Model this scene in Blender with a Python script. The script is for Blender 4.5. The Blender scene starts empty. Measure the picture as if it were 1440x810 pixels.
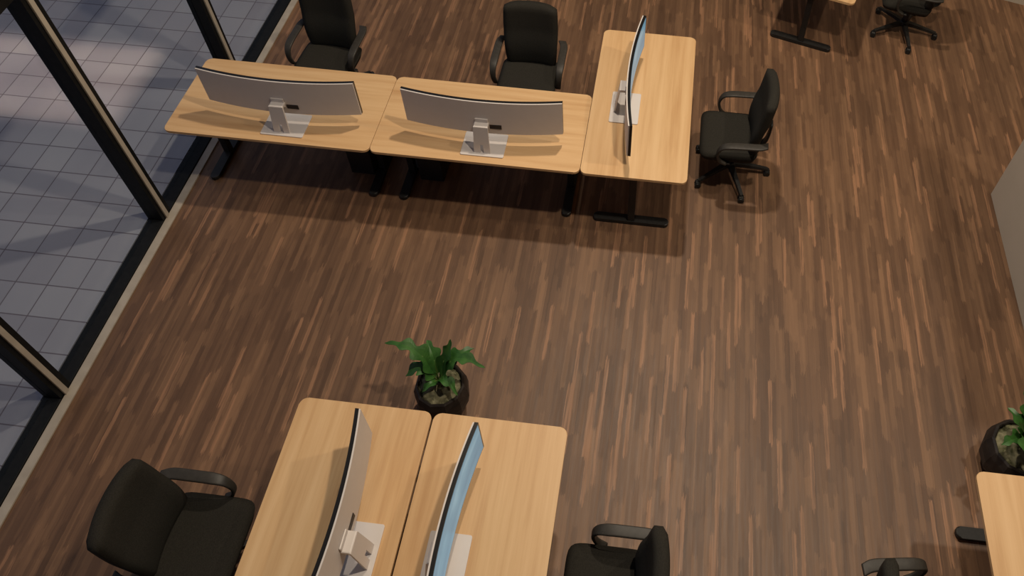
import bpy, bmesh, math, random
from mathutils import Vector, Matrix
PI = math.pi
scene = bpy.context.scene
C = scene.collection

# ------------------------------------------------------------------ camera
F_PX, PX, PY = 1171.777, 871.399, 156.913
PITCH, ROLL, YAW, CAM_Z = 0.83210, -0.045369, -0.071063, 5.62762
def cam_axes():
    fw = Vector((math.sin(YAW) * math.cos(PITCH), math.cos(YAW) * math.cos(PITCH), -math.sin(PITCH)))
    rt = Vector((math.cos(YAW), -math.sin(YAW), 0)); dn = fw.cross(rt)
    c, s = math.cos(ROLL), math.sin(ROLL)
    return c * rt + s * dn, -s * rt + c * dn, fw
a, b, f = cam_axes()
cd = bpy.data.cameras.new('camera'); cam = bpy.data.objects.new('camera', cd); C.objects.link(cam)
cd.sensor_fit = 'HORIZONTAL'; cd.sensor_width = 36; cd.lens = F_PX * 36 / 1440
cd.shift_x = (720 - PX) / 1440; cd.shift_y = (PY - 405) / 1440
cd.clip_end = 200
M = Matrix((a, -b, -f)).transposed().to_4x4(); M.translation = (0, 0, CAM_Z)
cam.matrix_world = M
scene.camera = cam

# ------------------------------------------------------------------ light
scene.view_settings.view_transform = 'Standard'
scene.view_settings.look = 'None'
scene.view_settings.exposure = 0.0
scene.view_settings.gamma = 1.0
scene.view_settings.use_curve_mapping = False
w = bpy.data.worlds.new('dusk'); scene.world = w; w.use_nodes = True
bg = w.node_tree.nodes['Background']; bg.inputs[0].default_value = (0.67, 0.71, .94, 1); bg.inputs[1].default_value = 0.34
CEIL = 7.2
def area(name, loc, power, size, col=(1, .85, .67)):
    l = bpy.data.lights.new(name, 'AREA'); l.energy = power; l.size = size; l.color = col; l.shape = 'SQUARE'
    o = bpy.data.objects.new(name, l); C.objects.link(o); o.location = loc
    return o
area('ceiling_panel_light', (-.2, 5.3, CEIL - .03), 235, .20)
area('ceiling_panel_light', (3.8, 3.8, CEIL - .03), 110, .20)
area('ceiling_panel_light', (1.1, 2.6, CEIL - .03), 195, .20)
l = bpy.data.lights.new('added_patch_light', 'AREA'); l.energy = 3.2; l.color = (1, .74, .60); l.shape = 'RECTANGLE'  # light added to form the pinkish patch on the paving; no lamp hangs there
l.size = 2.0; l.size_y = .95; l.spread = math.radians(3)
o = bpy.data.objects.new('added_patch_light', l); C.objects.link(o); o.location = (-5.8, 4.85, 6)

# ------------------------------------------------------------------ materials
def mat(name, col, rough=.5, metal=0, spec=.5, emit=None, estr=0):
    m = bpy.data.materials.new(name); m.use_nodes = True
    p = m.node_tree.nodes['Principled BSDF']
    p.inputs['Base Color'].default_value = (*col, 1); p.inputs['Roughness'].default_value = rough
    p.inputs['Metallic'].default_value = metal; p.inputs['Specular IOR Level'].default_value = spec
    if emit: p.inputs['Emission Color'].default_value = (*emit, 1); p.inputs['Emission Strength'].default_value = estr
    return m
class NT:
    def __init__(s, m): s.t = m.node_tree; s.p = s.t.nodes['Principled BSDF']
    def n(s, typ, **k):
        x = s.t.nodes.new(typ)
        for a_, v in k.items(): setattr(x, a_, v)
        return x
    def l(s, a_, b_): s.t.links.new(a_, b_)
    def math(s, op, x, y=None, z=None):
        n = s.n('ShaderNodeMath', operation=op)
        for i, v in enumerate((x, y, z)):
            if v is None: continue
            if isinstance(v, (int, float)): n.inputs[i].default_value = v
            else: s.l(v, n.inputs[i])
        return n.outputs[0]
    def ramp(s, fac, stops, interp='LINEAR'):
        r = s.n('ShaderNodeValToRGB'); r.color_ramp.interpolation = interp
        while len(r.color_ramp.elements) < len(stops): r.color_ramp.elements.new(.5)
        for e, (p_, c_) in zip(r.color_ramp.elements, stops): e.position = p_; e.color = (*c_, 1)
        s.l(fac, r.inputs[0]); return r.outputs[0]
    def mix(s, fac, c1, c2, mode='MIX'):
        m_ = s.n('ShaderNodeMix', data_type='RGBA', blend_type=mode)
        for i, v in ((0, fac), (6, c1), (7, c2)):
            if isinstance(v, (int, float)): m_.inputs[i].default_value = v
            elif isinstance(v, tuple): m_.inputs[i].default_value = (*v, 1)
            else: s.l(v, m_.inputs[i])
        return m_.outputs[2]
    def bump(s, h, strength, dist=.01):
        b_ = s.n('ShaderNodeBump'); b_.inputs['Strength'].default_value = strength; b_.inputs['Distance'].default_value = dist
        s.l(h, b_.inputs['Height']); s.l(b_.outputs[0], s.p.inputs['Normal'])

def floor_mat():
    m = mat('dark_strip_wood_floor', (.1, .06, .04), .5, spec=.35); N = NT(m)
    co = N.n('ShaderNodeTexCoord').outputs['Object']; sp = N.n('ShaderNodeSeparateXYZ'); N.l(co, sp.inputs[0])
    x, y = sp.outputs[0], sp.outputs[1]
    wm = N.n('ShaderNodeMapping'); wm.inputs['Scale'].default_value = (9, 7, 1); N.l(co, wm.inputs[0])
    wv = N.n('ShaderNodeTexNoise'); wv.inputs['Scale'].default_value = 2.0; wv.inputs['Detail'].default_value = 3; N.l(wm.outputs[0], wv.inputs[0])
    wm2 = N.n('ShaderNodeMapping'); wm2.inputs['Scale'].default_value = (60, 1.0, 1); N.l(co, wm2.inputs[0])
    wy = N.n('ShaderNodeTexNoise'); wy.inputs['Scale'].default_value = 2.0; wy.inputs['Detail'].default_value = 2; N.l(wm2.outputs[0], wy.inputs[0])
    x = N.math('ADD', x, N.math('MULTIPLY', N.math('SUBTRACT', wv.outputs[0], .5), .013))
    y = N.math('ADD', y, N.math('MULTIPLY', N.math('SUBTRACT', wy.outputs[0], .5), .16))
    def cell(wd, ln, seed):
        ci = N.math('FLOOR', N.math('DIVIDE', N.math('ADD', x, seed), wd))
        wn = N.n('ShaderNodeTexWhiteNoise', noise_dimensions='1D'); N.l(ci, wn.inputs['W'])
        ri = N.math('FLOOR', N.math('DIVIDE', N.math('ADD', y, N.math('MULTIPLY', wn.outputs[0], 7.3)), ln))
        cb = N.n('ShaderNodeCombineXYZ'); N.l(ci, cb.inputs[0]); N.l(ri, cb.inputs[1]); cb.inputs[2].default_value = seed
        w2 = N.n('ShaderNodeTexWhiteNoise', noise_dimensions='3D'); N.l(cb.outputs[0], w2.inputs['Vector'])
        return w2.outputs['Value'], w2.outputs['Color']
    v1, _ = cell(.036, .42, 3.1)
    v2, _ = cell(.072, .80, 9.7)
    v3, _ = cell(.024, .30, 5.3)
    v4, _ = cell(.027, .44, 13.9)
    mp = N.n('ShaderNodeMapping'); mp.inputs['Scale'].default_value = (34, 2.0, 1); N.l(co, mp.inputs[0])
    nz = N.n('ShaderNodeTexNoise'); nz.inputs['Scale'].default_value = 1.6; nz.inputs['Detail'].default_value = 5; N.l(mp.outputs[0], nz.inputs[0])
    t = N.math('ADD', N.math('ADD', N.math('MULTIPLY', v1, .40), N.math('MULTIPLY', v2, .22)), N.math('ADD', N.math('MULTIPLY', v3, .18), N.math('MULTIPLY', nz.outputs[0], .24)))
    base = N.ramp(t, [(.12, (.079, .042, .0235)), (.38, (.113, .061, .0345)), (.60, (.150, .083, .046)), (.84, (.213, .119, .065))])
    fib = N.n('ShaderNodeTexNoise'); fib.inputs['Scale'].default_value = 5.5; fib.inputs['Detail'].default_value = 3
    mpf = N.n('ShaderNodeMapping'); mpf.inputs['Scale'].default_value = (14, .5, 1); N.l(co, mpf.inputs[0]); N.l(mpf.outputs[0], fib.inputs[0])
    hi = N.math('GREATER_THAN', v4, .90)
    hi = N.math('MULTIPLY', hi, N.ramp(fib.outputs[0], [(.35, (.15,) * 3), (.6, (.85,) * 3)]))
    base = N.mix(hi, base, (.300, .160, .088))
    big = N.n('ShaderNodeTexNoise'); big.inputs['Scale'].default_value = .9; big.inputs['Detail'].default_value = 2; N.l(co, big.inputs[0])
    tone = N.ramp(big.outputs[0], [(.3, (.9, .9, .9)), (.7, (1.1, 1.07, 1.04))])
    base = N.mix(1.0, base, tone, 'MULTIPLY')
    N.l(base, N.p.inputs['Base Color'])
    N.l(N.ramp(nz.outputs[0], [(.2, (.42,) * 3), (.8, (.58,) * 3)]), N.p.inputs['Roughness'])
    N.bump(nz.outputs[0], .12, .003)
    return m
def oak_mat():
    m = mat('pale_oak_veneer', (.6, .38, .2), .45, spec=.35); N = NT(m)
    tc = N.n('ShaderNodeTexCoord'); co = tc.outputs['Object']
    oi = N.n('ShaderNodeObjectInfo'); ad = N.n('ShaderNodeVectorMath', operation='ADD')
    sc_ = N.math('MULTIPLY', oi.outputs['Random'], 31.0)
    cb = N.n('ShaderNodeCombineXYZ'); N.l(sc_, cb.inputs[0]); N.l(sc_, cb.inputs[1]); N.l(co, ad.inputs[0]); N.l(cb.outputs[0], ad.inputs[1])
    mp = N.n('ShaderNodeMapping'); mp.inputs['Scale'].default_value = (1.3, 26, 1); N.l(ad.outputs[0], mp.inputs[0])
    n1 = N.n('ShaderNodeTexNoise'); n1.inputs['Scale'].default_value = 1.0; n1.inputs['Detail'].default_value = 6; n1.inputs['Roughness'].default_value = .6; N.l(mp.outputs[0], n1.inputs[0])
    mp2 = N.n('ShaderNodeMapping'); mp2.inputs['Scale'].default_value = (.5, 7, 1); N.l(ad.outputs[0], mp2.inputs[0])
    n2 = N.n('ShaderNodeTexNoise'); n2.inputs['Scale'].default_value = 1.0; n2.inputs['Detail'].default_value = 2; N.l(mp2.outputs[0], n2.inputs[0])
    t = N.math('ADD', N.math('MULTIPLY', n1.outputs[0], .55), N.math('MULTIPLY', n2.outputs[0], .45))
    N.l(N.ramp(t, [(.3, (.475, .270, .118)), (.5, (.60, .382, .190)), (.7, (.68, .458, .245))]), N.p.inputs['Base Color'])
    N.bump(n1.outputs[0], .05, .002)
    return m
def paving_mat():
    m = mat('grey_paving_tiles', (.3, .3, .32), .6, spec=.3); N = NT(m)
    co = N.n('ShaderNodeTexCoord').outputs['Object']; sp = N.n('ShaderNodeSeparateXYZ'); N.l(co, sp.inputs[0])
    def edge(v, off, per, hw):
        u = N.math('FRACT', N.math('DIVIDE', N.math('ADD', v, off), per)); d = N.math('ABSOLUTE', N.math('SUBTRACT', u, .5))
        return N.math('GREATER_THAN', d, .5 - hw / per), N.math('FLOOR', N.math('DIVIDE', N.math('ADD', v, off), per))
    ex, ix = edge(sp.outputs[0], 4.445 + 24.5, .245, .0045)
    ey, iy = edge(sp.outputs[1], -4.077 + 25.6, .256, .0045)
    cb = N.n('ShaderNodeCombineXYZ'); N.l(ix, cb.inputs[0]); N.l(iy, cb.inputs[1])
    wn = N.n('ShaderNodeTexWhiteNoise', noise_dimensions='2D'); N.l(cb.outputs[0], wn.inputs['Vector'])
    nz = N.n('ShaderNodeTexNoise'); nz.inputs['Scale'].default_value = 1.3; nz.inputs['Detail'].default_value = 6; N.l(co, nz.inputs[0])
    t = N.math('ADD', N.math('MULTIPLY', wn.outputs[0], .35), N.math('MULTIPLY', nz.outputs[0], .65))
    base = N.ramp(t, [(.25, (.285, .265, .285)), (.55, (.345, .325, .340)), (.8, (.40, .375, .375))])
    j = N.math('MAXIMUM', ex, ey)
    N.l(N.mix(j, base, (.145, .120, .135)), N.p.inputs['Base Color'])
    N.bump(N.math('SUBTRACT', 1, j), .3, .004)
    return m
def noisy(name, c1, c2, rough, scale=20, spec=.4, bump=.1, metal=0, detail=4):
    m = mat(name, c1, rough, metal, spec); N = NT(m)
    co = N.n('ShaderNodeTexCoord').outputs['Object']
    nz = N.n('ShaderNodeTexNoise'); nz.inputs['Scale'].default_value = scale; nz.inputs['Detail'].default_value = detail; N.l(co, nz.inputs[0])
    N.l(N.ramp(nz.outputs[0], [(.35, c1), (.65, c2)]), N.p.inputs['Base Color'])
    if bump: N.bump(nz.outputs[0], bump, .003)
    return m
def glass_mat():
    m = bpy.data.materials.new('window_glass'); m.use_nodes = True; t = m.node_tree; t.nodes.clear()
    o_ = t.nodes.new('ShaderNodeOutputMaterial'); mx = t.nodes.new('ShaderNodeMixShader')
    tr = t.nodes.new('ShaderNodeBsdfTransparent'); tr.inputs[0].default_value = (.90, .93, .95, 1)
    gl = t.nodes.new('ShaderNodeBsdfGlossy'); gl.inputs['Roughness'].default_value = .02
    lw = t.nodes.new('ShaderNodeLayerWeight'); lw.inputs[0].default_value = .5
    pw = t.nodes.new('ShaderNodeMath'); pw.operation = 'POWER'; pw.inputs[1].default_value = 5; t.links.new(lw.outputs['Facing'], pw.inputs[0])
    fr = t.nodes.new('ShaderNodeMath'); fr.operation = 'MULTIPLY_ADD'; fr.inputs[1].default_value = .5; fr.inputs[2].default_value = .02; t.links.new(pw.outputs[0], fr.inputs[0])
    t.links.new(fr.outputs[0], mx.inputs[0]); t.links.new(tr.outputs[0], mx.inputs[1]); t.links.new(gl.outputs[0], mx.inputs[2]); t.links.new(mx.outputs[0], o_.inputs[0])
    return m
def screen_mat():
    m = mat('lit_screen_glass', (.02, .02, .02), .3, spec=.25); N = NT(m)
    co = N.n('ShaderNodeTexCoord').outputs['Object']
    mp = N.n('ShaderNodeMapping'); mp.inputs['Scale'].default_value = (1.2, 1, 3.0); N.l(co, mp.inputs[0])
    nz = N.n('ShaderNodeTexNoise'); nz.inputs['Scale'].default_value = 2.2; nz.inputs['Detail'].default_value = 2; N.l(mp.outputs[0], nz.inputs[0])
    col = N.ramp(nz.outputs[0], [(.3, (.07, .20, .30)), (.55, (.11, .27, .37)), (.70, (.20, .38, .47)), (.78, (.62, .76, .82))])
    N.l(col, N.p.inputs['Emission Color']); N.p.inputs['Emission Strength'].default_value = .85
    return m
MF, MO, MP, MG, MS = floor_mat(), oak_mat(), paving_mat(), glass_mat(), screen_mat()
M_black = noisy('black_powder_coat', (.012, .012, .012), (.018, .017, .016), .45, 60, .3, .03)
M_frame = noisy('black_window_metal', (.004, .0045, .005), (.007, .0075, .008), .6, 30, .18, .02)
M_sill = noisy('beige_painted_trim', (.34, .30, .25), (.40, .355, .295), .6, 9, .25, .04)
M_fab = noisy('black_office_fabric', (.019, .0175, .0145), (.027, .025, .0205), .85, 160, .12, .2)
M_plas = noisy('dark_armrest_plastic', (.026, .023, .019), (.034, .030, .025), .5, 40, .35, .03)
M_alu = noisy('silver_satin_aluminium', (.60, .56, .535), (.615, .575, .55), .5, 12, .4, 0, .08)
M_bez = mat('black_screen_bezel', (.008, .008, .009), .3)
M_port = noisy('dark_port_recess', (.01, .01, .01), (.03, .02, .018), .5, 40, .3, 0)
M_white = noisy('off_white_wall_paint', (.44, .385, .31), (.46, .40, .325), .8, 3, .2, .03)
M_ceil = noisy('white_ceiling_paint', (.26, .24, .22), (.28, .26, .24), .9, 3, .1, 0)
M_pot = noisy('matte_black_clay', (.012, .010, .009), (.030, .024, .020), .55, 14, .35, .3)
M_leaf = noisy('green_leaf', (.018, .072, .012), (.040, .120, .022), .45, 18, .4, .15)
M_stalk = noisy('green_stalk', (.05, .11, .02), (.09, .14, .03), .5, 20, .3, .05)
M_moss = noisy('grey_green_moss', (.06, .062, .030), (.24, .225, .14), .9, 26, .1, .9, 0, 8)
M_tower = noisy('black_cabinet_metal', (.010, .010, .011), (.014, .014, .015), .4, 40, .35, .02)

# ------------------------------------------------------------------ mesh helpers
def finish(name, bm, m, parent=None, smooth=False, loc=None):
    bmesh.ops.recalc_face_normals(bm, faces=bm.faces)
    me = bpy.data.meshes.new(name); bm.to_mesh(me); bm.free(); me.materials.append(m)
    if smooth:
        for p in me.polygons: p.use_smooth = True
    o = bpy.data.objects.new(name, me); C.objects.link(o)
    if parent: o.parent = parent
    if loc: o.location = loc
    return o
def box(bm, lo, hi, bev=0, seg=2):
    r = bmesh.ops.create_cube(bm, size=1)
    vs = r['verts']
    for v in vs: v.co = Vector([(lo[i] + hi[i]) / 2 + v.co[i] * (hi[i] - lo[i]) for i in range(3)])
    if bev:
        es = list({e for v in vs for e in v.link_edges})
        bmesh.ops.bevel(bm, geom=es, offset=bev, segments=seg, affect='EDGES', profile=.5)
def prism(bm, pts, z0, z1, bev=0):
    """outline in xy extruded from z0 to z1"""
    lo = [bm.verts.new((x, y, z0)) for x, y in pts]; hi = [bm.verts.new((x, y, z1)) for x, y in pts]
    fs = [bm.faces.new(lo[::-1]), bm.faces.new(hi)]
    n = len(pts)
    for i in range(n): bm.faces.new((lo[i], lo[(i + 1) % n], hi[(i + 1) % n], hi[i]))
    if bev:
        es = [e for f_ in fs for e in f_.edges]
        bmesh.ops.bevel(bm, geom=es, offset=bev, segments=2, affect='EDGES', profile=.5)
def rrect(x0, y0, x1, y1, r, n=6):
    o_ = []
    for cx, cy, a0 in ((x1 - r, y1 - r, 0), (x0 + r, y1 - r, 90), (x0 + r, y0 + r, 180), (x1 - r, y0 + r, 270)):
        for i in range(n + 1):
            t = math.radians(a0 + 90 * i / n); o_.append((cx + r * math.cos(t), cy + r * math.sin(t)))
    return o_
def lathe(bm, prof, n=24, c=(0, 0)):
    rings = []
    for r, z in prof: rings.append([bm.verts.new((c[0] + r * math.cos(2 * PI * i / n), c[1] + r * math.sin(2 * PI * i / n), z)) for i in range(n)])
    for k in range(len(rings) - 1):
        for i in range(n): bm.faces.new((rings[k][i], rings[k][(i + 1) % n], rings[k + 1][(i + 1) % n], rings[k + 1][i]))
    bm.faces.new(rings[0][::-1]); bm.faces.new(rings[-1])
def sweep(bm, path, wx, th, up_hint=None, round_=6):
    """band of rounded-rect section along a path lying in a yz plane: wx across x, th across the path"""
    n = len(path); secs = []
    for i, p in enumerate(path):
        p = Vector(p); t = (Vector(path[min(i + 1, n - 1)]) - Vector(path[max(i - 1, 0)])).normalized()
        xa = Vector((1, 0, 0)); nn = xa.cross(t).normalized()
        w_, h_ = (wx[i] if isinstance(wx, list) else wx), (th[i] if isinstance(th, list) else th)
        sec = [bm.verts.new(p + xa * u + nn * v) for u, v in rrect(-w_ / 2, -h_ / 2, w_ / 2, h_ / 2, min(w_, h_) * .42, 3)]
        secs.append(sec)
    m_ = len(secs[0])
    for k in range(n - 1):
        for i in range(m_): bm.faces.new((secs[k][i], secs[k][(i + 1) % m_], secs[k + 1][(i + 1) % m_], secs[k + 1][i]))
    bm.faces.new(secs[0][::-1]); bm.faces.new(secs[-1])
def catmull(pts, n=6):
    P = [Vector(p) for p in pts]; P = [2 * P[0] - P[1]] + P + [2 * P[-1] - P[-2]]; o_ = []
    for i in range(1, len(P) - 2):
        for k in range(n):
            t = k / n; p0, p1, p2, p3 = P[i - 1:i + 3]
            o_.append(.5 * ((2 * p1) + (-p0 + p2) * t + (2 * p0 - 5 * p1 + 4 * p2 - p3) * t * t + (-p0 + 3 * p1 - 3 * p2 + p3) * t ** 3))
    o_.append(P[-2]); return o_
def empty(name, loc, rz, label, cat, group=None):
    o_ = bpy.data.objects.new(name, None); C.objects.link(o_); o_.empty_display_size = .1
    o_.location = loc; o_.rotation_euler = (0, 0, rz); tag(o_, label, cat, group); return o_
def tag(o_, label, cat, group=None):
    o_['label'] = label; o_['category'] = cat
    if group: o_['group'] = group
def struct(name, bm, m):
    o_ = finish(name, bm, m); o_['kind'] = 'structure'; return o_
KIDS = {}
def kids(o_): return [c for c in bpy.data.objects if c.parent == o_]
def dup(o_, loc, rz, label, group=None):
    def cp(s, par):
        c = s.copy(); C.objects.link(c); c.parent = par
        for k in kids(s): cp(k, c)
        return c
    ks = kids(o_); r = o_.copy(); C.objects.link(r)
    for k in ks: cp(k, r)
    r.location = loc; r.rotation_euler = (0, 0, rz); r['label'] = label
    if group: r['group'] = group
    return r

# ------------------------------------------------------------------ the room
XW = -3.776                                  # inner edge of the window trim
X1, Y0, Y1 = 8.0, -5.0, 12.0
bm = bmesh.new(); box(bm, (XW - .08, Y0, -.12), (X1, Y1, 0)); struct('floor', bm, MF)
bm = bmesh.new(); box(bm, (-4.1, Y0 - .2, CEIL), (X1 + .2, Y1 + .2, CEIL + .15)); struct('ceiling', bm, M_ceil)
bm = bmesh.new(); box(bm, (X1, Y0, -.12), (X1 + .2, Y1, CEIL)); struct('wall_right', bm, M_white)
bm = bmesh.new(); box(bm, (-4.1, Y1, -.12), (X1 + .2, Y1 + .2, CEIL)); struct('wall_back', bm, M_white)
bm = bmesh.new(); box(bm, (-4.1, Y0 - .2, -.12), (X1 + .2, Y0, CEIL)); struct('wall_front', bm, M_white)
# partition whose end and long side come into view at the right
bm = bmesh.new(); box(bm, (2.872, 3.0, 0), (3.02, 4.585, 2.7), .004, 1); struct('wall_partition', bm, M_white)
# turned wall beyond the far right corner
bm = bmesh.new(); box(bm, (-1.0, 0, 0), (4.0, .15, 3.2))
o = struct('wall_angled', bm, M_white); o.location = (3.508, 7.25, 0); o.rotation_euler = (0, 0, math.radians(-16.6))
# outside
bm = bmesh.new(); box(bm, (-30, -20, -.15), (XW - .22, 30, -.005)); struct('ground', bm, MP)
# window wall: bays of 1.47 m between posts
POSTS = [2.009 + 1.4705 * k for k in range(-4, 7)]
bm = bmesh.new(); box(bm, (XW - .068, Y0, -.10), (XW - .004, Y1, .014), .002, 1); struct('trim_1', bm, M_sill)
GX = XW - .155
TR = 2.33                                    # transom underside
for k, py in enumerate(POSTS):
    bm = bmesh.new(); box(bm, (XW - .195, py - .035, -.1), (XW - .072, py + .078, CEIL)); pst = struct('window_%d' % (k + 1), bm, M_frame)
    bm = bmesh.new(); box(bm, (XW - .0715, py - .003, .014), (XW - .056, py + .034, CEIL - .001), .002, 1)
    c_ = finish('post_trim', bm, M_sill, pst)
    if k < len(POSTS) - 1:
        y_a, y_b = py + .078, POSTS[k + 1] - .035
        bm = bmesh.new(); box(bm, (XW - .195, y_a, -.1), (XW - .072, y_b, .022), .003, 1); finish('bottom_rail', bm, M_frame, pst)
        bm = bmesh.new(); box(bm, (XW - .195, y_a, TR), (XW - .072, y_b, TR + .10)); finish('transom', bm, M_frame, pst)
        bm = bmesh.new(); box(bm, (XW - .195, y_a, CEIL - .12), (XW - .072, y_b, CEIL)); finish('top_rail', bm, M_frame, pst)
        bm = bmesh.new(); box(bm, (GX - .004, y_a, .022), (GX + .004, y_b, TR)); finish('pane', bm, MG, pst)
        bm = bmesh.new(); box(bm, (GX - .004, y_a, TR + .10), (GX + .004, y_b, CEIL - .12)); finish('pane', bm, MG, pst)
bm = bmesh.new(); box(bm, (-3.97, Y0, -.1), (-3.86, POSTS[0] - .035, CEIL)); struct('wall_left', bm, M_white)

# ------------------------------------------------------------------ desk
L, W, H = 1.600, .800, .73
def make_desk(label, group):
    t = empty('office_desk', (0, 0, 0), 0, label, 'desk', group)
    bm = bmesh.new(); prism(bm, rrect(-L / 2, -W / 2, L / 2, W / 2, .046, 8), H - .025, H, .004)
    finish('tabletop', bm, MO, t)
    bm = bmesh.new()
    for s in (-1, 1): box(bm, (-L / 2 + .14, s * .12 - .02, H - .062), (L / 2 - .14, s * .12 + .02, H - .0255), .003, 1)
    finish('support_beam', bm, M_black, t)
    for s in (-1, 1):
        x = s * (L / 2 - .125)
        bm = bmesh.new()
        box(bm, (x - .028, -.028, .035), (x + .028, .028, H - .06), .006, 2)
        box(bm, (x - .032, -.30, H - .058), (x + .032, .30, H - .0255), .005, 1)
        lg = finish('leg', bm, M_black, t)
        bm = bmesh.new(); prism(bm, rrect(x - .036, -.305, x + .036, .305, .03, 6), .006, .042, .008)
        for q in (-1, 1): lathe(bm, [(.018, 0), (.018, .008)], 12, (x, q * .25))
        finish('foot', bm, M_black, lg)
    return t
GAP = .004
x0, y0 = -3.756, 3.797
G_ROW = 'pale oak desks of the L-shaped row'; G_ISL = 'pale oak desks of the paired island'
HALF = PI / 2
desk = make_desk('pale oak desk at the window end of the far row', None)
desk.location = (x0 + L / 2, y0 + W / 2, 0); desk['group'] = G_ROW
def D(x, y, rz, label, g=None): return dup(desk, (x, y, 0), rz, label, g)
D(x0 + 1.5 * L + GAP, y0 + W / 2, 0, 'pale oak desk in the middle of the far row', G_ROW)
D(x0 + 2 * L + 2 * GAP + W / 2, y0 + L / 2, HALF, 'pale oak desk turned lengthwise at the right end of the far row', G_ROW)
x1, y1 = -1.966, 1.901
D(x1 + W / 2, y1 - L / 2, HALF, 'left pale oak desk of the front pair, behind the potted plant', G_ISL)
D(x1 + 1.5 * W + .012, y1 - L / 2, HALF, 'right pale oak desk of the front pair, with the lit blue screen', G_ISL)
d = D(2.017 + W / 2, 1.928 - L / 2, HALF, 'pale oak desk cut by the bottom right corner of the frame'); 
if 'group' in d: del d['group']
u = Vector((math.cos(math.radians(-16.2)), math.sin(math.radians(-16.2)), 0)); v = Vector((-u.y, u.x, 0))
ft = Vector((1.321, 6.275, 0)); c0 = ft - v * .125 + v * (L / 2)
d = D(c0.x, c0.y, HALF + math.radians(-16.2), 'pale oak desk turned at an angle at the top right edge')
if 'group' in d: del d['group']

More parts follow.
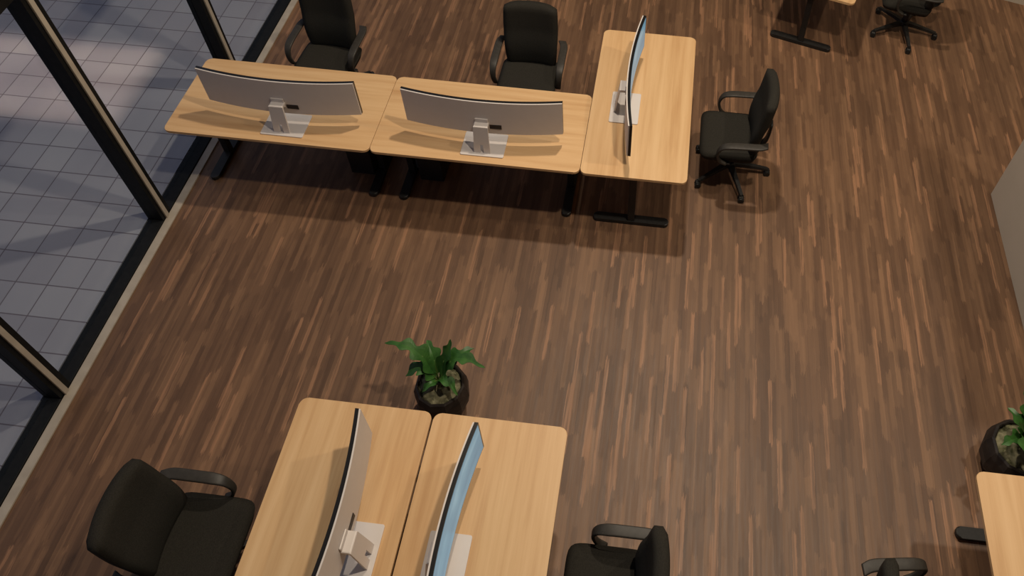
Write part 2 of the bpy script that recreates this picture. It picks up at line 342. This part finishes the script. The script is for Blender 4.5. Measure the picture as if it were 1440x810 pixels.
# ------------------------------------------------------------------ office chair (faces local -Y, origin under the column)
def make_chair():
    t = empty('office_chair', (0, 0, 0), 0, '', 'chair')
    # seat cushion
    bm = bmesh.new(); NX, NY = 14, 14; top = {}; bot = {}
    def sq(a_, b_, p=8.0):
        # square -> rounded square
        r_ = max(abs(a_), abs(b_)); 
        if r_ == 0: return 0, 0
        th = math.atan2(b_, a_); k = (abs(math.cos(th)) ** p + abs(math.sin(th)) ** p) ** (-1 / p)
        return r_ * k * math.cos(th), r_ * k * math.sin(th)
    for i in range(NX + 1):
        for j in range(NY + 1):
            a_, b_ = -1 + 2 * i / NX, -1 + 2 * j / NY
            X, Y = sq(a_, b_); rr = max(abs(a_), abs(b_))
            edge = max(0, (rr - .82) / .18) ** 2.4
            z = .485 - .028 * edge + .012 * (abs(a_) ** 2) - .03 * max(0, -b_ - .55) ** 1.2
            top[i, j] = bm.verts.new((X * .252, -.055 + Y * .235, z))
            bot[i, j] = bm.verts.new((X * .235, -.055 + Y * .22, .400 if rr < .9 else .405))
    for i in range(NX):
        for j in range(NY):
            bm.faces.new((top[i, j], top[i + 1, j], top[i + 1, j + 1], top[i, j + 1]))
            bm.faces.new((bot[i, j], bot[i, j + 1], bot[i + 1, j + 1], bot[i + 1, j]))
    ring = [(i, 0) for i in range(NX)] + [(NX, j) for j in range(NY)] + [(i, NY) for i in range(NX, 0, -1)] + [(0, j) for j in range(NY, 0, -1)]
    for q in range(len(ring)):
        p_, n_ = ring[q], ring[(q + 1) % len(ring)]; bm.faces.new((bot[p_], bot[n_], top[n_], top[p_]))
    finish('seat', bm, M_fab, t, True)
    # backrest: padded, narrower waist, reclined
    bm = bmesh.new(); NZ = 18; NX = 12; fr = {}; bk = {}
    for j in range(NZ + 1):
        s = j / NZ; z = .46 + .62 * s
        yc = .168 + .060 * s ** 1.2 - .020 * math.sin(PI * min(1, s * 1.7)) 
        wd = .208 + .022 * math.sin(PI * (s * .72 + .05)) ** 1.2
        wd *= 1 - .09 * max(0, (s - .93) / .07) ** 2.5 - .06 * max(0, (.06 - s) / .06) ** 2
        for i in range(NX + 1):
            a_ = -1 + 2 * i / NX; e = max(0, (abs(a_) - .82) / .18) ** 2.2; et = max(0, (s - .95) / .05) ** 2; eb = max(0, (.05 - s) / .05) ** 2
            th = .044 * (1 - .45 * max(e, et * .8, eb * .8))
            curve = -.030 * a_ * a_
            fr[i, j] = bm.verts.new((a_ * wd, yc + curve - th, z - .02 * abs(a_) ** 4 * et)); bk[i, j] = bm.verts.new((a_ * wd, yc + curve + th * .9, z - .02 * abs(a_) ** 4 * et))
    for i in range(NX):
        for j in range(NZ):
            bm.faces.new((fr[i, j], fr[i + 1, j], fr[i + 1, j + 1], fr[i, j + 1])); bm.faces.new((bk[i, j], bk[i, j + 1], bk[i + 1, j + 1], bk[i + 1, j]))
    ring = [(i, 0) for i in range(NX)] + [(NX, j) for j in range(NZ)] + [(i, NZ) for i in range(NX, 0, -1)] + [(0, j) for j in range(NZ, 0, -1)]
    for q in range(len(ring)):
        p_, n_ = ring[q], ring[(q + 1) % len(ring)]; bm.faces.new((fr[p_], fr[n_], bk[n_], bk[p_]))
    br = finish('backrest', bm, M_fab, t, True)
    bm = bmesh.new(); sweep(bm, catmull([(0, .02, .392), (0, .15, .385), (0, .235, .42), (0, .262, .52), (0, .268, .66)], 5), .07, .016); finish('back_bracket', bm, M_black, br, True)
    # arm loops
    for s in (-1, 1):
        bm = bmesh.new()
        path = catmull([(s * .262, -.07, .412), (s * .272, -.125, .455), (s * .281, -.150, .545), (s * .284, -.125, .625), (s * .284, -.06, .655), (s * .283, .06, .664), (s * .280, .17, .668), (s * .258, .232, .668)], 6)
        n_ = len(path); wd = [.044 + .022 * min(1, max(0, (i / n_ - .30) * 4)) for i in range(n_)]
        sweep(bm, path, wd, .020); finish('armrest', bm, M_plas, t, True)
    bm = bmesh.new(); box(bm, (-.19, -.16, .385), (.19, .12, .4045), .006, 1); box(bm, (-.07, -.10, .335), (.07, .10, .39), .012, 2)
    box(bm, (-.262, -.075, .392), (.262, -.035, .412), .004, 1); finish('seat_plate', bm, M_black, t)
    bm = bmesh.new(); lathe(bm, [(.030, .10), (.030, .24), (.020, .245), (.020, .345)], 18); finish('gas_column', bm, M_black, t, True)
    bm = bmesh.new(); lathe(bm, [(.045, .085), (.052, .10), (.050, .125), (.038, .14)], 20)
    R = .325
    for k in range(5):
        an = math.radians(90 + 72 * k); d_ = Vector((math.cos(an), math.sin(an), 0)); n_ = Vector((-d_.y, d_.x, 0)); S = []
        for rr, z, wd_, th_ in ((.03, .112, .030, .036), (.12, .104, .024, .032), (.24, .086, .019, .026), (R, .072, .017, .020)):
            S.append([bm.verts.new(d_ * rr + n_ * uu + Vector((0, 0, z + vv))) for uu, vv in ((-wd_, -th_ / 2), (wd_, -th_ / 2), (wd_ * .75, th_ / 2), (-wd_ * .75, th_ / 2))])
        for q in range(3):
            for i in range(4): bm.faces.new((S[q][i], S[q][(i + 1) % 4], S[q + 1][(i + 1) % 4], S[q + 1][i]))
        bm.faces.new(S[0][::-1]); bm.faces.new(S[-1])
    sb = finish('star_base', bm, M_black, t)
    for k in range(5):
        an = math.radians(90 + 72 * k); c_ = Vector((math.cos(an) * R, math.sin(an) * R, 0)); bm = bmesh.new()
        for s in (-1, 1):
            seg = 16; A = []; B = []
            for q in range(seg):
                th = 2 * PI * q / seg; A.append(bm.verts.new(c_ + Vector((s * .010, .028 * math.cos(th), .028 + .028 * math.sin(th))))); B.append(bm.verts.new(c_ + Vector((s * .030, .025 * math.cos(th), .028 + .025 * math.sin(th)))))
            for q in range(seg): bm.faces.new((A[q], A[(q + 1) % seg], B[(q + 1) % seg], B[q]))
            bm.faces.new(A); bm.faces.new(B)
        lathe(bm, [(.009, .03), (.009, .068)], 10, (c_.x, c_.y)); box(bm, (c_.x - .024, c_.y - .02, .046), (c_.x + .024, c_.y + .02, .062), .006, 1)
        finish('caster', bm, M_black, sb)
    return t
chair = make_chair()
# star base is a sub-assembly that swivels: turned per chair
def place(o_, x, y, face, star, label):
    o_.location = (x, y, 0); o_.rotation_euler = (0, 0, face); o_['label'] = label
    for k in kids(o_):
        if k.name.startswith('star_base'): k.rotation_euler = (0, 0, math.radians(star) - face)
    return o_
specs = [  # x, y, facing rotation (0 faces -Y, -90 faces -X, 90 faces +X), star angle offset from 90
    (.638, 4.55, -HALF, -91 + 2, 'black office chair facing left at the right end of the far row'),
    (-1.158, 5.025, 0, 10, 'black office chair behind the middle desk of the far row'),
    (-2.928, 4.995, math.radians(-4), 30, 'black office chair nearest the windows, behind the far row'),
    (-2.385, 1.125, HALF, 15, 'black office chair facing right, left of the front pair of desks'),
    (.01, 1.11, -HALF, 40, 'black office chair facing left, right of the front pair of desks'),
    (1.60, 1.12, HALF + math.radians(8), 25, 'black office chair at the bottom right, facing the corner desk'),
    (2.36, 6.60, math.radians(-90 - 12), -14 - 90, 'black office chair at the top right edge beside the turned desk')]
for i, s in enumerate(specs):
    o = chair if i == 0 else dup(chair, (0, 0, 0), 0, '')
    place(o, *s); o['group'] = 'black office chairs around the desks'

# ------------------------------------------------------------------ curved monitor (screen faces local -Y, origin on the desk under the panel)
MW, SAG, ZB, ZT = 1.19, .058, .135, .470
def arc(xx): return -SAG * (xx / (MW / 2)) ** 2
def slab(bm, xa, xb, za, zb, ya, yb, n=28):
    g = {}
    for i in range(n + 1):
        xx = xa + (xb - xa) * i / n; y_ = arc(xx)
        for j, z in enumerate((za, zb)):
            g[i, j, 0] = bm.verts.new((xx, y_ + ya, z)); g[i, j, 1] = bm.verts.new((xx, y_ + yb, z))
    for i in range(n):
        for k in (0, 1): bm.faces.new([g[i, 0, k], g[i + 1, 0, k], g[i + 1, 1, k], g[i, 1, k]][::1 if k == 0 else -1])
        for j in (0, 1): bm.faces.new([g[i, j, 0], g[i, j, 1], g[i + 1, j, 1], g[i + 1, j, 0]][::1 if j == 0 else -1])
    for i in (0, n): bm.faces.new([g[i, 0, 0], g[i, 1, 0], g[i, 1, 1], g[i, 0, 1]][::1 if i == 0 else -1])
def make_monitor():
    t = empty('curved_monitor', (0, 0, H), 0, '', 'monitor')
    bm = bmesh.new(); slab(bm, -MW / 2, MW / 2, ZB, ZT, -.001, .008); finish('back_shell', bm, M_alu, t)
    bm = bmesh.new(); slab(bm, -MW / 2 - .001, MW / 2 + .001, ZB - .001, ZT + .001, -.022, -.001); bz = finish('bezel', bm, M_bez, t)
    bm = bmesh.new(); slab(bm, -MW / 2 + .010, MW / 2 - .010, ZB + .012, ZT - .010, -.0235, -.022); finish('screen', bm, MS, t)
    bm = bmesh.new(); box(bm, (-.145, .0035, ZB + .055), (-.055, .0095, ZB + .10), .002, 1); finish('port_panel', bm, M_port, t)
    bm = bmesh.new(); prism(bm, rrect(-.165, -.100, .165, .130, .012, 4), 0, .010, .002); finish('stand_base', bm, M_alu, t)
    # leaning plate with a cable slot
    bm = bmesh.new()
    zs = [.008, .09, .10, .245, .258]; 
    def ly(z): return .092 - (z / .258) * .040
    def half(z): return .062 - .008 * z / .258
    G = {}
    cols = [-1, -.22, .22, 1]
    for j, z in enumerate(zs):
        for i, cc in enumerate(cols):
            for k, dy in ((0, 0), (1, .012)): G[i, j, k] = bm.verts.new((cc * half(z), ly(z) + dy, z))
    for j in range(len(zs) - 1):
        for i in range(3):
            if i == 1 and j in (0,): continue
            bm.faces.new((G[i, j, 0], G[i + 1, j, 0], G[i + 1, j + 1, 0], G[i, j + 1, 0])); bm.faces.new((G[i, j, 1], G[i, j + 1, 1], G[i + 1, j + 1, 1], G[i + 1, j, 1]))
        for i in (0, 3): bm.faces.new((G[i, j, 0], G[i, j + 1, 0], G[i, j + 1, 1], G[i, j, 1]))
    for i in (1, 2): bm.faces.new((G[i, 0, 0], G[i, 1, 0], G[i, 1, 1], G[i, 0, 1]))
    bm.faces.new((G[1, 1, 0], G[2, 1, 0], G[2, 1, 1], G[1, 1, 1]))
    for i in (0, 1, 2):
        bm.faces.new((G[i, 4, 0], G[i, 4, 1], G[i + 1, 4, 1], G[i + 1, 4, 0]))
        if i != 1: bm.faces.new((G[i, 0, 0], G[i, 0, 1], G[i + 1, 0, 1], G[i + 1, 0, 0]))
    finish('stand_arm', bm, M_alu, t)
    bm = bmesh.new(); box(bm, (-.054, .006, .232), (.054, .062, .262), .006, 2); box(bm, (-.05, .0075, .205), (.05, .018, .30), .006, 2); finish('hinge', bm, M_alu, t)
    return t
mon = make_monitor()
def MON(first, x, y, rz, label, g):
    o_ = mon if first else dup(mon, (0, 0, 0), 0, label)
    o_.location = (x, y, H); o_.rotation_euler = (0, 0, rz); o_['label'] = label; o_['group'] = g; return o_
MON(True, -2.848, 3.985, PI, 'curved silver-backed monitor on the window-end desk of the far row', 'curved monitors on the desks')
MON(False, -1.302, 3.985, PI + math.radians(.5), 'curved silver-backed monitor on the middle desk of the far row', 'curved monitors on the desks')
MON(False, -.262, 4.49, HALF, 'curved monitor seen edge-on on the lengthwise right-end desk', 'curved monitors on the desks')
MON(False, -1.392, 1.095, -HALF, 'curved monitor turned away on the left desk of the front pair', 'curved monitors on the desks')
MON(False, -.880, 1.095, HALF, 'curved monitor with lit blue screen on the right desk of the front pair', 'curved monitors on the desks')

# ------------------------------------------------------------------ computer towers under the far row
def make_tower():
    t = empty('computer_tower', (0, 0, 0), 0, '', 'computer tower')
    bm = bmesh.new(); box(bm, (-.10, -.22, .015), (.10, .22, .46), .006, 2)
    for sx in (-1, 1):
        for sy in (-1, 1): lathe(bm, [(.015, 0), (.015, .016)], 10, (sx * .07, sy * .18))
    finish('case', bm, M_tower, t)
    bm = bmesh.new(); box(bm, (-.092, .22, .03), (.092, .228, .45), .003, 1); finish('front_panel', bm, M_tower, t)
    return t
tw = make_tower(); tw.location = (-2.43, 4.33, 0)
tag(tw, 'black box-shaped tower under the right part of the window-end desk', 'computer tower', 'black towers under the far row')
dup(tw, (-1.84, 4.33, 0), 0, 'black box-shaped tower under the left part of the middle desk')

# ------------------------------------------------------------------ potted plants
def leaf(bm, pts, width, lobes, depth, droop=.25, phase=0):
    """lobed blade along a midrib; thin solid sheet with a fold along the rib"""
    P = catmull(pts, 9); n = len(P); rows = []
    for i, p in enumerate(P):
        s = i / (n - 1); t = (P[min(i + 1, n - 1)] - P[max(i - 1, 0)]).normalized(); side = t.cross(Vector((0, 0, 1)))
        side = side.normalized() if side.length > 1e-3 else Vector((1, 0, 0)); up = side.cross(t).normalized()
        prof = math.sin(PI * min(1, s ** .62)) ** .75 * (1 - .25 * s)
        out = []
        for sg in (-1, 1):
            lob = 1 - depth * (.5 + .5 * math.cos(2 * PI * (lobes * s + phase + (.25 if sg > 0 else 0))))
            wd = max(.0015, width * prof * lob)
            for k in (.5, 1.0):
                out.append(p + side * sg * wd * k + up * (wd * k * .38 - droop * (wd * k) ** 2 * 9) + t * wd * k * .35)
        rows.append((out[1], out[0], p, out[2], out[3]))
    th = .0012; A = []; B = []
    for r in rows:
        A.append([bm.verts.new(q + Vector((0, 0, th))) for q in r]); B.append([bm.verts.new(q - Vector((0, 0, th))) for q in r])
    for i in range(n - 1):
        for j in range(4):
            bm.faces.new((A[i][j], A[i][j + 1], A[i + 1][j + 1], A[i + 1][j])); bm.faces.new((B[i][j], B[i + 1][j], B[i + 1][j + 1], B[i][j + 1]))
        for j in (0, 4): bm.faces.new((A[i][j], A[i + 1][j], B[i + 1][j], B[i][j]))
    for i in (0, n - 1):
        for j in range(4): bm.faces.new((A[i][j], B[i][j], B[i][j + 1], A[i][j + 1]))
def tube(bm, pts, r0, r1, n=7):
    P = catmull(pts, 5); S = []
    for i, p in enumerate(P):
        t = (P[min(i + 1, len(P) - 1)] - P[max(i - 1, 0)]).normalized(); a_ = t.cross(Vector((.3, .9, .2))).normalized(); b_ = t.cross(a_); r = r0 + (r1 - r0) * i / (len(P) - 1)
        S.append([bm.verts.new(p + a_ * r * math.cos(2 * PI * k / n) + b_ * r * math.sin(2 * PI * k / n)) for k in range(n)])
    for q in range(len(S) - 1):
        for k in range(n): bm.faces.new((S[q][k], S[q][(k + 1) % n], S[q + 1][(k + 1) % n], S[q + 1][k]))
    bm.faces.new(S[0][::-1]); bm.faces.new(S[-1])
def plant(x, y, label, leaves, rz=0, sc=1.0):
    t = empty('potted_plant', (x, y, 0), rz, label, 'plant')
    prof = [(.105, 0), (.135, .03), (.168, .11), (.182, .20), (.178, .28), (.162, .335), (.150, .345), (.142, .335), (.145, .30)]
    bm = bmesh.new(); lathe(bm, [(r * sc, z) for r, z in prof], 11); pt = finish('pot', bm, M_pot, t)
    random.seed(5)
    bm = bmesh.new(); bmesh.ops.create_icosphere(bm, subdivisions=4, radius=1)
    for v_ in bm.verts:
        c_ = v_.co; k = 1 + .10 * math.sin(c_.x * 9 + 1) * math.cos(c_.y * 8) + .05 * math.sin(c_.x * 23) * math.sin(c_.y * 21 + c_.z * 9)
        v_.co = Vector((c_.x * .143 * sc * min(k, 1.0), c_.y * .143 * sc * min(k, 1.0), .305 + c_.z * .055 * k + .012 * math.sin(c_.x * 14) * math.cos(c_.y * 15)))
    finish('moss', bm, M_moss, t, True)
    bm = bmesh.new(); bs = bmesh.new()
    for base, pts, wd, lb, dp, ph in leaves:
        tube(bs, [Vector(base), (Vector(base) + Vector(pts[0])) / 2 + Vector((0, 0, .01)), Vector(pts[0]), Vector(pts[1])], .006, .003)
        leaf(bm, pts, wd, lb, dp, phase=ph)
    finish('stalks', bs, M_stalk, t, True); finish('foliage', bm, M_leaf, t, False)
    return t
B = (0, 0, .33)
LV = [
    (B, [(-.02, .02, .44), (-.10, .06, .59), (-.20, .09, .645), (-.34, .09, .65)], .078, 3.4, .62, .1),
    (B, [(-.02, .00, .42), (-.07, .02, .49), (-.13, .02, .50), (-.20, -.03, .46)], .085, 2.6, .5, .3),
    (B, [(.01, .02, .44), (.04, .06, .56), (.07, .10, .64), (.08, .14, .70)], .060, 2.4, .5, .0),
    (B, [(.02, .00, .44), (.09, .05, .58), (.18, .06, .625), (.32, .02, .61)], .080, 3.2, .62, .2),
    (B, [(.01, -.01, .43), (.05, -.03, .48), (.10, -.05, .47), (.15, -.10, .42)], .050, 2.2, .45, .2),
    (B, [(-.01, .02, .44), (-.03, .07, .53), (-.06, .12, .57), (-.10, .18, .57)], .070, 2.4, .5, .1),
    (B, [(-.01, -.01, .40), (-.03, -.04, .43), (-.06, -.07, .42), (-.09, -.09, .38)], .036, 2.0, .4, .0),
    (B, [(.02, .02, .44), (.08, .08, .53), (.15, .13, .56), (.21, .17, .55)], .060, 2.6, .55, .4),
]
plant(-1.262, 2.245, 'leafy green plant in a black pot at the head of the front pair of desks', LV)
LV2 = [(B_, [(-p[0] * .8, p[1], p[2]) for p in q], w_, lb, dp, ph) for B_, q, w_, lb, dp, ph in LV]
plant(2.50, 2.27, 'leafy green plant in a black pot at the right edge of the frame', LV2, 1.2, 1.1)
